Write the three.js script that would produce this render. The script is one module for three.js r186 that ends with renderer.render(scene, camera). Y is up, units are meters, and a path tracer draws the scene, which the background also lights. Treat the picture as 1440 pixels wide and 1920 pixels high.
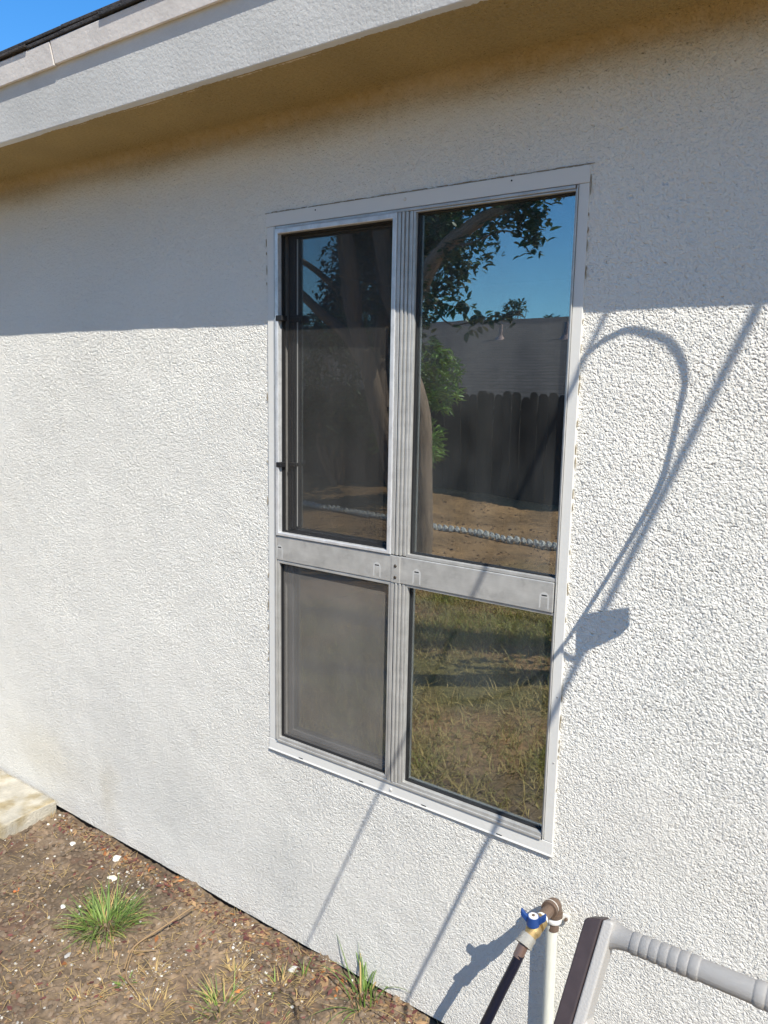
import * as THREE from 'three';
import { mergeGeometries } from 'three/addons/utils/BufferGeometryUtils.js';
import { RoundedBoxGeometry } from 'three/addons/geometries/RoundedBoxGeometry.js';

// ------------------------------------------------------------------ camera, sky, sun, exposure
const scene = new THREE.Scene();
const camera = new THREE.PerspectiveCamera(66.0, 3 / 4, 0.05, 900);
camera.position.set(1.5772, 1.7141, 1.6243);
camera.up.set(-0.10765, 0.98717, -0.11797);
camera.lookAt(1.5772 - 0.57765, 1.7141 - 0.15868, 1.6243 - 0.80071);
scene.add(camera);

const SUN = new THREE.Vector3(1.38, 1.84, 1).normalize();        // towards the sun
const EXPOSURE = 1.36, SUN_I = 4.6;
{
  const w = 512, h = 256, d = new Float32Array(w * h * 4), v = new THREE.Vector3();
  for (let j = 0; j < h; j++) for (let i = 0; i < w; i++) {
    const th = (0.5 - (j + 0.5) / h) * Math.PI, ph = ((i + 0.5) / w - 0.5) * 2 * Math.PI;
    v.set(Math.cos(th) * Math.cos(ph), -Math.sin(th), Math.cos(th) * Math.sin(ph));   // row 0 is the bottom
    const e = Math.max(0, v.y), hz = Math.exp(-e / 0.13), up = Math.exp(-Math.max(0, e - 0.3) / 0.5);
    const g = Math.max(0, v.dot(SUN)), glow = 0.22 * Math.pow(g, 24) + 0.1 * Math.pow(g, 5);
    const k = v.y < 0 ? 0.5 : 1;
    const o = (j * w + i) * 4;
    d[o] = k * (0.016 + 0.02 * up + 0.58 * hz + glow);
    d[o + 1] = k * (0.075 + 0.165 * up + 0.97 * hz + glow * 0.96);
    d[o + 2] = k * (0.17 + 0.55 * up + 0.62 * hz + glow * 0.86);
    d[o + 3] = 1;
  }
  const t = new THREE.DataTexture(d, w, h, THREE.RGBAFormat, THREE.FloatType);
  t.mapping = THREE.EquirectangularReflectionMapping; t.magFilter = THREE.LinearFilter; t.minFilter = THREE.LinearFilter;
  t.needsUpdate = true;
  scene.background = t; scene.environment = t;
}
const sun = new THREE.DirectionalLight(new THREE.Color(1, 0.945, 0.83), SUN_I);
sun.position.copy(SUN).multiplyScalar(30); sun.castShadow = true; sun.shadow.mapSize.set(4096, 4096); sun.shadow.radius = 0.45;
Object.assign(sun.shadow.camera, { left: -12, right: 12, top: 12, bottom: -12, near: 1, far: 80 });
scene.add(sun, sun.target);
const renderer = new THREE.WebGLRenderer({ antialias: true });
renderer.toneMapping = THREE.LinearToneMapping; renderer.toneMappingExposure = EXPOSURE;
renderer.shadowMap.enabled = true;

// ------------------------------------------------------------------ helpers
let seed = 20240611;
const rnd = () => { seed = (seed + 0x6D2B79F5) | 0; let t = Math.imul(seed ^ (seed >>> 15), 1 | seed); t = (t + Math.imul(t ^ (t >>> 7), 61 | t)) ^ t; return ((t ^ (t >>> 14)) >>> 0) / 4294967296; };
const R = (a, b) => a + (b - a) * rnd();
const V = (x, y, z) => new THREE.Vector3(x, y, z);
const PERM = new Uint8Array(512); { const p = [...Array(256).keys()]; for (let i = 255; i > 0; i--) { const j = Math.floor(rnd() * (i + 1)); [p[i], p[j]] = [p[j], p[i]]; } for (let i = 0; i < 512; i++) PERM[i] = p[i & 255]; }
const GX = new Float32Array(256), GY = new Float32Array(256); for (let i = 0; i < 256; i++) { const a = i / 256 * Math.PI * 2; GX[i] = Math.cos(a); GY[i] = Math.sin(a); }
function pn(x, y, px = 0) {                                        // Perlin noise about -0.7..0.7; px = period in cells
  let X = Math.floor(x), Y = Math.floor(y); const fx = x - X, fy = y - Y;
  const u = fx * fx * fx * (fx * (fx * 6 - 15) + 10), w = fy * fy * fy * (fy * (fy * 6 - 15) + 10);
  let X1 = X + 1, Y1 = Y + 1; if (px) { X = ((X % px) + px) % px; X1 = ((X1 % px) + px) % px; Y = ((Y % px) + px) % px; Y1 = ((Y1 % px) + px) % px; }
  const h = (a, b) => PERM[PERM[a & 255] + (b & 255)], d = (g, a, b) => GX[g] * a + GY[g] * b;
  const a = d(h(X, Y), fx, fy), b = d(h(X1, Y), fx - 1, fy), c = d(h(X, Y1), fx, fy - 1), e = d(h(X1, Y1), fx - 1, fy - 1);
  return a + (b - a) * u + (c - a) * w + (a - b - c + e) * u * w;
}
const fbm = (x, y, n = 4) => { let s = 0, a = 1, f = 1; for (let i = 0; i < n; i++) { s += a * pn(x * f + i * 17.3, y * f - i * 9.1); a *= 0.5; f *= 2.03; } return s; };
const H1 = (a, b) => PERM[PERM[a & 255] + (b & 255)];
function dash(x, y, seedk) {                                       // union of round lumps, one per cell, 0..1
  const X = Math.floor(x), Y = Math.floor(y); let m = 0;
  for (let j = -1; j <= 1; j++) for (let i = -1; i <= 1; i++) {
    const h = H1(X + i + seedk, Y + j), k = H1(X + i + 91, Y + j + seedk + 57), dx = X + i + h / 255 - x, dy = Y + j + k / 255 - y, r = 0.5 + 0.45 * (H1(h, k) / 255), q = 1 - (dx * dx + dy * dy) / (r * r);
    if (q > 0) m = Math.max(m, Math.sqrt(q) * (0.45 + 0.55 * r));
  }
  return m;
}
const sst = (a, b, x) => { const t = Math.min(1, Math.max(0, (x - a) / (b - a))); return t * t * (3 - 2 * t); };
const mix = (a, b, t) => a + (b - a) * t;

function noiseTex(size, f, { srgb = false, repeat = 1 } = {}) {    // f(u, v) -> grey 0..1 or [r, g, b]; f must tile
  const d = new Uint8Array(size * size * 4);
  for (let j = 0; j < size; j++) for (let i = 0; i < size; i++) {
    const c = f(i / size, j / size), o = (j * size + i) * 4;
    for (let k = 0; k < 3; k++) d[o + k] = 255 * Math.min(1, Math.max(0, c.length ? c[k] : c));
    d[o + 3] = 255;
  }
  const t = new THREE.DataTexture(d, size, size); t.wrapS = t.wrapT = THREE.RepeatWrapping; t.magFilter = THREE.LinearFilter; t.minFilter = THREE.LinearMipmapLinearFilter; t.generateMipmaps = true;
  if (srgb) t.colorSpace = THREE.SRGBColorSpace; t.repeat.set(repeat, repeat); t.needsUpdate = true; return t;
}
const tfbm = (u, v, c, n = 4) => { let s = 0, a = 1, f = c; for (let i = 0; i < n; i++) { s += a * pn(u * f + 0.37, v * f + 0.11, f); a *= 0.55; f *= 2; } return s; };
const T_FINE = noiseTex(512, (u, v) => 0.5 + 0.42 * tfbm(u, v, 24, 4));           // fine roughness
const T_PAINT = noiseTex(1024, (u, v) => 0.55 + 0.3 * tfbm(u, v, 20, 5) + 0.25 * Math.min(0, tfbm(u + 0.3, v, 40, 2)));
const T_SOIL = noiseTex(1024, (u, v) => { const a = 0.78 + 0.3 * tfbm(u, v, 12, 6), b = pn(u * 150, v * 150, 150) > 0.42 ? 0.3 : 0; return [a + b, a + b * 0.95, a + b * 0.9]; });
const T_METAL = noiseTex(512, (u, v) => 0.82 + 0.18 * tfbm(u, v, 7, 5) - 0.07 * sst(0.35, 0.6, tfbm(u + 0.5, v, 12, 3)) + 0.1 * pn(u * 4, v * 200, 200) * 0.6);
const T_BARK = noiseTex(512, (u, v) => { const a = 0.75 + 0.35 * tfbm(u, v * 0.5 + 0.01, 8, 5); return [a, a * 0.96, a * 0.92]; });
const T_SHINGLE = noiseTex(512, (u, v) => { const row = Math.floor(v * 16), l = v * 16 - row, k = 0.72 + 0.25 * pn(Math.floor(u * 24 + row * 0.5) * 3.7 + 0.5, row * 5.3 + 0.5) + 0.2 * pn(u * 90, v * 90, 90); return l < 0.16 ? k * 0.45 : k; });
const T_DASH = noiseTex(2048, (u, v) => { const x = u * 256, y = v * 256, n = pn(u * 90, v * 90, 90), m = 0.5 + 0.9 * pn(u * 9, v * 9, 9); return 0.12 + 0.8 * dash(x + 0.5 * n, y + 0.5 * pn(u * 90 + 30, v * 90, 90), 0) * (0.75 + 0.5 * n) + 0.1 * pn(u * 512, v * 512, 512) * m; });   // dash coat, 256 lumps a side
const T_CLOUD = noiseTex(512, (u, v) => 0.5 + 0.5 * tfbm(u, v, 3, 5));
const T_VEIL = noiseTex(512, (u, v) => 0.86 + 0.2 * tfbm(u, v, 3, 4));
const T_WAVE = noiseTex(256, (u, v) => 0.5 + 0.5 * pn(u * 6, v * 6, 6));
const T_SKIN = noiseTex(512, (u, v) => 0.5 + 0.3 * tfbm(u, v, 60, 3));
const at = (t, x, y = x) => { const c = t.clone(); c.repeat.set(x, y); c.needsUpdate = true; return c; };

const std = (r, g, b, rough = 0.8, o = {}) => new THREE.MeshStandardMaterial({ color: new THREE.Color().setRGB(r, g, b), roughness: rough, ...o });
const M = {
  stucco: new THREE.MeshStandardMaterial({ vertexColors: true, roughness: 0.92, bumpMap: at(T_DASH, 1 / 0.83), bumpScale: 0.0021 }),
  fascia: std(0.73, 0.73, 0.72, 0.75, { bumpMap: at(T_PAINT, 5), bumpScale: 0.0012, map: at(noiseTex(256, (u, v) => 0.9 + 0.12 * tfbm(u, v, 6, 4)), 0.8) }),
  trimWood: std(0.86, 0.80, 0.755, 0.6, { bumpMap: at(T_PAINT, 2), bumpScale: 0.0012, map: at(noiseTex(256, (u, v) => 0.9 + 0.16 * tfbm(u, v, 5, 5)), 1.3) }),
  trimWhite: std(0.70, 0.69, 0.665, 0.55, { bumpMap: at(T_FINE, 2), bumpScale: 0.0003 }),
  alu: std(0.62, 0.615, 0.6, 0.42, { metalness: 0.35, map: at(T_METAL, 3), bumpMap: at(T_METAL, 5), bumpScale: 0.0002 }),
  aluBright: std(0.82, 0.83, 0.85, 0.32, { metalness: 0.3, map: at(T_METAL, 4) }),
  aluDark: std(0.035, 0.036, 0.042, 0.45, { metalness: 0.3 }),
  rubber: std(0.012, 0.012, 0.014, 0.6),
  glass: new THREE.MeshPhysicalMaterial({ color: new THREE.Color().setRGB(0.7, 0.74, 0.74), roughness: 0, transmission: 1, thickness: 0, ior: 1.55, metalness: 0 }),
  film: new THREE.MeshStandardMaterial({ color: new THREE.Color().setRGB(0.9, 0.93, 0.97), roughness: 0.0, metalness: 1, transparent: true, opacity: 0.62, bumpMap: at(T_WAVE, 1.6), bumpScale: 0.00006 }),
  filmDim: new THREE.MeshStandardMaterial({ color: new THREE.Color().setRGB(0.9, 0.93, 0.97), roughness: 0.0, metalness: 1, transparent: true, opacity: 0.46 }),
  dust: new THREE.MeshStandardMaterial({ color: new THREE.Color().setRGB(0.62, 0.63, 0.62), roughness: 1, transparent: true, opacity: 0.08, alphaMap: at(T_CLOUD, 2.6, 1.1) }),
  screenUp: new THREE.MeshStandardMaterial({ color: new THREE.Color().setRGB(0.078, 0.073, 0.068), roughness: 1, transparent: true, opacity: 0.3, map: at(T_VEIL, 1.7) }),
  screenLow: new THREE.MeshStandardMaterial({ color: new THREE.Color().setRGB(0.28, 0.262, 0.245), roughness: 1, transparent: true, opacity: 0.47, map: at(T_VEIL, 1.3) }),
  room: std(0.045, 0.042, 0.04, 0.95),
  shingle: [std(0.05, 0.047, 0.05, 0.95, { bumpMap: at(T_FINE, 6), bumpScale: 0.003 }), std(0.066, 0.058, 0.056, 0.95, { bumpMap: at(T_FINE, 6), bumpScale: 0.003 }), std(0.04, 0.04, 0.045, 0.95, { bumpMap: at(T_FINE, 6), bumpScale: 0.003 })],
  blackStrip: std(0.008, 0.008, 0.009, 0.7),
  strip: std(0.6, 0.5, 0.34, 0.75, { bumpMap: at(T_PAINT, 3), bumpScale: 0.002 }),
};

// ------------------------------------------------------------------ object helpers
const used = new Map();
function numbered(n) { const k = used.get(n) ?? 0; used.set(n, k + 1); return k ? `${n}_${String(k).padStart(3, '0')}` : n; }
function tag(o, label, category, group, kind) { if (label) o.userData.label = label; if (category) o.userData.category = category; if (group) o.userData.group = group; if (kind) o.userData.kind = kind; return o; }
function thing(name, label, category, pos = [0, 0, 0], group) { const g = new THREE.Group(); g.name = numbered(name); g.position.set(...pos); scene.add(g); return tag(g, label, category, group); }
function mesh(name, geo, mat, parent) { const m = new THREE.Mesh(Array.isArray(geo) ? mergeGeometries(geo.map((g) => (g.index ? g.toNonIndexed() : g))) : geo, mat); m.name = parent ? name : numbered(name); m.castShadow = m.receiveShadow = true; (parent ?? scene).add(m); return m; }
function grp(name, parent) { const g = new THREE.Group(); g.name = name; parent.add(g); return g; }
function metreUV(g) {                                              // uv in metres from the dominant axis of each face
  g = g.index ? g.toNonIndexed() : g; const p = g.attributes.position, n = p.count, uv = new Float32Array(n * 2), a = V(), b = V(), c = V();
  for (let i = 0; i < n; i += 3) {
    a.fromBufferAttribute(p, i); b.fromBufferAttribute(p, i + 1).sub(a); c.fromBufferAttribute(p, i + 2).sub(a); b.cross(c);
    const x = Math.abs(b.x), y = Math.abs(b.y), z = Math.abs(b.z);
    for (let k = i; k < i + 3; k++) { const X = p.getX(k), Y = p.getY(k), Z = p.getZ(k); const q = x > y && x > z ? [Z, Y] : y > z ? [X, Z] : [X, Y]; uv[k * 2] = q[0]; uv[k * 2 + 1] = q[1]; }
  }
  g.setAttribute('uv', new THREE.BufferAttribute(uv, 2)); return g;
}
const rbox = (x0, x1, y0, y1, z0, z1, r = 0.0015) => metreUV(new RoundedBoxGeometry(x1 - x0, y1 - y0, z1 - z0, 2, Math.min(r, (x1 - x0) / 2.1, (y1 - y0) / 2.1, (z1 - z0) / 2.1)).translate((x0 + x1) / 2, (y0 + y1) / 2, (z0 + z1) / 2));
const bx = (x0, x1, y0, y1, z0, z1) => metreUV(new THREE.BoxGeometry(x1 - x0, y1 - y0, z1 - z0).translate((x0 + x1) / 2, (y0 + y1) / 2, (z0 + z1) / 2));
function tube(pts, r, seg = 40, rs = 12, closed = false) { return new THREE.TubeGeometry(new THREE.CatmullRomCurve3(pts.map((p) => (p.isVector3 ? p : V(...p))), closed, 'centripetal'), seg, r, rs, closed); }
function limb(pts, r0, r1, seg = 24, rs = 10, wob = 0.06) {         // tapered tube with closed ends
  const c = new THREE.CatmullRomCurve3(pts.map((p) => V(...p)), false, 'centripetal'), fr = c.computeFrenetFrames(seg, false), P = [], N = [], U = [], I = [], L = c.getLength();
  for (let i = 0; i <= seg; i++) {
    const t = i / seg, o = c.getPointAt(t), r = mix(r0, r1, Math.pow(t, 0.8));
    for (let j = 0; j <= rs; j++) { const a = (j % rs) / rs * Math.PI * 2, d = fr.normals[i].clone().multiplyScalar(Math.cos(a)).addScaledVector(fr.binormals[i], Math.sin(a)), q = r * (1 + wob * 2 * pn(i * 0.35 + r0 * 90, (j % rs) * 0.9 + r0 * 31)); P.push(o.x + d.x * q, o.y + d.y * q, o.z + d.z * q); N.push(d.x, d.y, d.z); U.push(j / rs, t * L); }
  }
  for (let i = 0; i < seg; i++) for (let j = 0; j < rs; j++) { const a = i * (rs + 1) + j, b = a + rs + 1; I.push(a, a + 1, b, b, a + 1, b + 1); }
  for (const i of [0, seg]) { const o = c.getPointAt(i / seg), k = P.length / 3; P.push(o.x, o.y, o.z); const d = fr.tangents[i]; N.push(d.x, d.y, d.z); U.push(0, 0); for (let j = 0; j < rs; j++) { const a = i * (rs + 1) + j; i ? I.push(a, k, a + 1) : I.push(a, a + 1, k); } }
  const g = new THREE.BufferGeometry(); g.setAttribute('position', new THREE.Float32BufferAttribute(P, 3)); g.setAttribute('normal', new THREE.Float32BufferAttribute(N, 3)); g.setAttribute('uv', new THREE.Float32BufferAttribute(U, 2)); g.setIndex(I); return g;
}
function rectFrame(x0, x1, y0, y1, l, r, b, t, z0, z1, bev = 0.0012) {
  const s = new THREE.Shape([[x0, y0], [x1, y0], [x1, y1], [x0, y1]].map((p) => new THREE.Vector2(...p)));
  s.holes.push(new THREE.Path([[x0 + l, y0 + b], [x0 + l, y1 - t], [x1 - r, y1 - t], [x1 - r, y0 + b]].map((p) => new THREE.Vector2(...p))));
  return metreUV(new THREE.ExtrudeGeometry(s, { depth: z1 - z0 - 2 * bev, bevelEnabled: true, bevelThickness: bev, bevelSize: bev, bevelOffset: -bev, bevelSegments: 2 }).translate(0, 0, z0 + bev));
}
function bentCyl(a, b, r, rs = 20) { const A = V(...a), B = V(...b), d = B.clone().sub(A), g = new THREE.CylinderGeometry(r, r, d.length(), rs); g.applyQuaternion(new THREE.Quaternion().setFromUnitVectors(V(0, 1, 0), d.clone().normalize())); const m = A.add(B).multiplyScalar(0.5); return g.translate(m.x, m.y, m.z); }

// ------------------------------------------------------------------ ground: one sheet
function range(list) { const o = []; for (const [a, b, s] of list) { const n = Math.max(1, Math.round((b - a) / s)); for (let i = 0; i < n; i++) o.push(a + (b - a) * i / n); } o.push(list.at(-1)[1]); return o; }
const groundBase = (x, z) => {
  let y = 0.012 * fbm(x * 2.1 + 4, z * 2.1) + 0.006 * pn(x * 9, z * 9);
  if (z < 0.06) y *= 0.3;
  if (z < 0.07 && x > -1.15) y += (0.016 + 0.03 * fbm(x * 7, 2.7, 3)) * (1 - sst(0.0, 0.07, z));
  y += 0.22 * Math.exp(-(((z - 8.3) / 0.8) ** 2)) * (0.75 + 0.5 * pn(x * 0.5, 3)) + 0.03 * sst(3, 7, z) * fbm(x * 0.6, z * 0.6);
  return y;
};
const crumb = (x, z) => { const near = 1 - sst(0.95, 1.6, z); if (near <= 0) return 0; const a = pn(x / 0.02, z / 0.02), b = pn(x / 0.009 + 40, z / 0.009); return near * (0.0085 * sst(-0.1, 0.5, a) + 0.0045 * b + 0.003 * sst(0.3, 0.6, pn(x / 0.045, z / 0.045 + 9))); };
const groundY = (x, z) => groundBase(x, z) + crumb(x, z);
const soilColor = (x, z) => {
  const yard = sst(0.75, 1.7, z + 0.3 * pn(x, z)), n = fbm(x * 3, z * 3), m = fbm(x * 11, z * 11, 3), f = pn(x / 0.012, z / 0.012), w = pn(x / 0.007 + 9, z / 0.007);
  let c = [0.165, 0.12, 0.082].map((a) => a * (1 + 0.5 * n + 0.35 * m + 0.35 * f));
  const red = sst(0.15, 0.6, fbm(x * 5 + 30, z * 5)) * 0.5; c = [mix(c[0], 0.13, red), mix(c[1], 0.062, red), mix(c[2], 0.045, red)];
  const dry = sst(0.0, 0.4, fbm(x * 2.3 + 11, z * 2.3 + 4) + 0.3 * sst(-0.5, 0.1, x)); c = c.map((a, k) => mix(a, [0.29, 0.21, 0.14][k] * (1 + 0.3 * m + 0.25 * f), dry * 0.75));
  const speck = sst(0.38, 0.5, w) * sst(-0.2, 0.3, fbm(x * 4 - 9, z * 4)); c = c.map((a, k) => mix(a, [0.45, 0.42, 0.38][k], speck * 0.6));
  const t = [0.5, 0.285, 0.13].map((a) => a * (1 + 0.6 * fbm(x * 1.3, z * 1.3) + 0.4 * m)), gr = sst(0.05, 0.5, fbm(x * 0.8 + 7, z * 0.8) + 0.15) * (1 - sst(4, 6, z));
  const y = t.map((a, k) => mix(a, [0.2, 0.19, 0.04][k], gr * 0.75));
  return c.map((a, k) => Math.max(0.01, mix(a, y[k], yard)));
};
{
  const xs = range([[-400, -60, 40], [-60, -20, 5], [-20, -6, 0.6], [-6, -1.9, 0.12], [-1.9, 1.0, 0.005], [1.0, 3, 0.1], [3, 20, 0.8], [20, 60, 6], [60, 400, 40]]);
  const zs = range([[-400, -40, 40], [-40, -0.05, 4], [-0.05, 1.0, 0.005], [1.0, 3.5, 0.05], [3.5, 10, 0.1], [10, 20, 0.8], [20, 60, 5], [60, 400, 40]]);
  const nx = xs.length, nz = zs.length, P = new Float32Array(nx * nz * 3), C = new Float32Array(nx * nz * 3), U = new Float32Array(nx * nz * 2), I = new Uint32Array((nx - 1) * (nz - 1) * 6);
  for (let j = 0; j < nz; j++) for (let i = 0; i < nx; i++) { const k = j * nx + i, x = xs[i], z = zs[j]; P.set([x, groundY(x, z), z], k * 3); C.set(soilColor(x, z), k * 3); U.set([x, z], k * 2); }
  let q = 0; for (let j = 0; j < nz - 1; j++) for (let i = 0; i < nx - 1; i++) { const a = j * nx + i, b = a + nx; I.set([a, b, a + 1, a + 1, b, b + 1], q); q += 6; }
  const g = new THREE.BufferGeometry(); g.setAttribute('position', new THREE.BufferAttribute(P, 3)); g.setAttribute('color', new THREE.BufferAttribute(C, 3)); g.setAttribute('uv', new THREE.BufferAttribute(U, 2)); g.setIndex(new THREE.BufferAttribute(I, 1)); g.computeVertexNormals();
  tag(mesh('ground', g, new THREE.MeshStandardMaterial({ vertexColors: true, roughness: 0.97, map: at(T_SOIL, 2.3), bumpMap: at(T_SOIL, 2.3), bumpScale: 0.006 })), 'bare brown soil with chips, straw and leaf bits along the house wall', null, null, 'structure');
}

// ------------------------------------------------------------------ the house
const house = thing('house', 'off-white stucco house wall with a tall four-pane window under a boxed eave', 'house');
const PITCH = THREE.MathUtils.degToRad(12), EY = 2.402, EZ = 0.288;       // lower front edge of the fascia
const SOF = 2.409, COVE = 0.035;
// stucco relief: lumps with pits between, trowel waves, and stains of its own
const stuccoAmp = (x, y) => mix(0.85, 1.05, sst(0.3, 1.1, x)) * mix(0.7, 1.12, sst(0.3, 1.2, y)) * sst(-1.8, -1.6, x) * (1 - sst(1.46, 1.56, x)) * (1 + 0.5 * pn(x * 3.1 + 5, y * 3.1));
function stuccoH(x, v) {
  const wx = x + 0.003 * pn(x / 0.02, v / 0.02), wv = v + 0.003 * pn(x / 0.02 + 50, v / 0.02);
  const d1 = dash(wx / 0.0046, wv / 0.0044, 0), d2 = dash(wx / 0.0066 + 77, wv / 0.0062, 31), n = pn(wx / 0.009 + 31, wv / 0.0085);
  const lump = (0.7 * d1 + 0.35 * d2) * (0.9 + 0.7 * n);
  return (v > SOF ? 1.6 : 1) * 0.00155 * stuccoAmp(x, v) * (lump - 0.6) - 0.0016 * sst(0.36, 0.58, pn(x / 0.0085 + 4, v / 0.0078)) * Math.pow(stuccoAmp(x, v), 2) + 0.0035 * fbm(x * 2.6, v * 2.6, 3) + 0.0012 * pn(x / 0.07, v / 0.07);
}
function stuccoColor(x, y) {
  const b = 1 + 0.05 * fbm(x * 1.7, y * 1.7) + 0.03 * pn(x / 0.012, y / 0.011); let c = [0.755 * b, 0.735 * b, 0.69 * b];
  const blot = (cx, cy, rx, ry, col, k) => { const d = ((x - cx + 0.05 * pn(x * 9, y * 9)) / rx) ** 2 + ((y - cy + 0.05 * pn(x * 9 + 7, y * 9)) / ry) ** 2, w = k * Math.exp(-d); c = c.map((a, i) => mix(a, col[i], w)); };
  blot(-0.84, 0.2, 0.05, 0.11, [0.5, 0.43, 0.3], 0.34); blot(-1.25, 0.22, 0.25, 0.12, [0.6, 0.52, 0.36], 0.3); blot(0.05, 0.25, 0.16, 0.2, [0.55, 0.55, 0.53], 0.45); blot(-0.4, 0.28, 0.25, 0.12, [0.56, 0.55, 0.53], 0.45); blot(0.3, 0.52, 0.3, 0.06, [0.6, 0.59, 0.56], 0.25); blot(-0.9, 0.55, 0.4, 0.2, [0.6, 0.59, 0.57], 0.25);
  const base = (1 - sst(0.0, 0.09, y + 0.04 * pn(x * 14, y * 5))) * 0.4; c = c.map((a, i) => mix(a, [0.5, 0.45, 0.38][i], base * 0.5));
  if (pn(x / 0.035 + 3, y / 0.035 + 8) > 0.64 && pn(x / 0.008, y / 0.008) > 0.25) c = c.map((a) => a * 0.5);
  return c;
}
function stuccoSheet(xs, prof, hole, paint) {  // paint: brown vertex tint standing in for the shade under the eave
  const nx = xs.length, ny = prof.length, P = new Float32Array(nx * ny * 3), N = new Float32Array(nx * ny * 3), C = new Float32Array(nx * ny * 3), U = new Float32Array(nx * ny * 2), I = [];
  const e = 0.001, n = V();
  for (let j = 0; j < ny; j++) { const p = prof[j]; for (let i = 0; i < nx; i++) {
    const k = j * nx + i, x = xs[i], h = stuccoH(x, p.s), hx = (stuccoH(x + e, p.s) - h) / e, hs = (stuccoH(x, p.s + e) - h) / e;
    P[k * 3] = x; P[k * 3 + 1] = p.y + h * p.ny; P[k * 3 + 2] = p.z + h * p.nz;
    n.set(-hx, p.ny - hs * p.nz, p.nz + hs * p.ny).normalize(); N[k * 3] = n.x; N[k * 3 + 1] = n.y; N[k * 3 + 2] = n.z;
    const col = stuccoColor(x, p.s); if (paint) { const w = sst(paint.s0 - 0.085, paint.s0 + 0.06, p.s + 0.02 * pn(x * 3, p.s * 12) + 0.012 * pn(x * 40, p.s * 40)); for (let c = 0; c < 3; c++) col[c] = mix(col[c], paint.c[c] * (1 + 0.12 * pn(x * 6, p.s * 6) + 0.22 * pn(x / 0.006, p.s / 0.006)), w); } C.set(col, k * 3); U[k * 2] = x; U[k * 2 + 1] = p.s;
  } }
  for (let j = 0; j < ny - 1; j++) for (let i = 0; i < nx - 1; i++) {
    if (hole && xs[i] > hole[0] && xs[i + 1] < hole[1] && prof[j].y > hole[2] && prof[j + 1].y < hole[3]) continue;
    const a = j * nx + i, b = a + nx; I.push(a, a + 1, b, b, a + 1, b + 1);
  }
  const g = new THREE.BufferGeometry(); g.setAttribute('position', new THREE.BufferAttribute(P, 3)); g.setAttribute('normal', new THREE.BufferAttribute(N, 3)); g.setAttribute('color', new THREE.BufferAttribute(C, 3)); g.setAttribute('uv', new THREE.BufferAttribute(U, 2)); g.setIndex(I); return g;
}
{
  const xs = range([[-7, -1.75, 0.05], [-1.75, -0.6, 0.0032], [-0.6, 0.9, 0.0026], [0.9, 1.48, 0.0021], [1.48, 1.9, 0.008], [1.9, 5, 0.05]]), prof = [], soff = [];
  const lower = range([[0.034, 2.0, 0.00235], [2.0, 2.374, 0.0032]]);
  for (const y of lower) { const flare = Math.max(0, 1 - (y - 0.034) / 0.035); prof.push({ y, s: y, z: 0.007 * flare * flare, ny: 0, nz: 1 }); }
  const cy = SOF - COVE, s0 = cy, EAVE_SHADE = { s0, c: [0.37, 0.275, 0.12] };  // under-eave shade coloured into the soffit, faded onto the wall top
  for (let k = 1; k <= 18; k++) { const a = k / 18 * Math.PI / 2; soff.push({ y: cy + COVE * Math.sin(a), z: COVE * (1 - Math.cos(a)), s: s0 + COVE * a, ny: -Math.sin(a), nz: Math.cos(a) }); }
  const s1 = s0 + COVE * Math.PI / 2; for (const z of range([[COVE, 0.268, 0.003]]).slice(1)) soff.push({ y: SOF, z, s: s1 + z - COVE, ny: -1, nz: 0 });
  mesh('wall', stuccoSheet(xs, prof, [0.012, 0.9, 0.642, 2.152], EAVE_SHADE), M.stucco, house);
  mesh('soffit', stuccoSheet(xs, [prof.at(-1), ...soff], null, EAVE_SHADE), M.stucco, house);
  mesh('base_strip', bx(-7, 5, -0.05, 0.036, -0.06, -0.008), M.blackStrip, house);
  // inner wall and a dark room behind the glass
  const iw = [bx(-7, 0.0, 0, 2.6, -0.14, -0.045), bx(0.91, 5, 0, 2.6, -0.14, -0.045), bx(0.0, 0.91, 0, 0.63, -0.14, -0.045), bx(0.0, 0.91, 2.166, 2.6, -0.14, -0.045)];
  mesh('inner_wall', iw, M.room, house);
  mesh('room', [bx(-2, 3, -0.1, 0.15, -3.6, -0.15), bx(-2, 3, 2.45, 2.55, -3.6, -0.15), bx(-2, 3, 0, 2.6, -3.7, -3.6), bx(-2.1, -2, 0, 2.6, -3.7, -0.15), bx(3, 3.1, 0, 2.6, -3.7, -0.15)], M.room, house);
}
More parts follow.
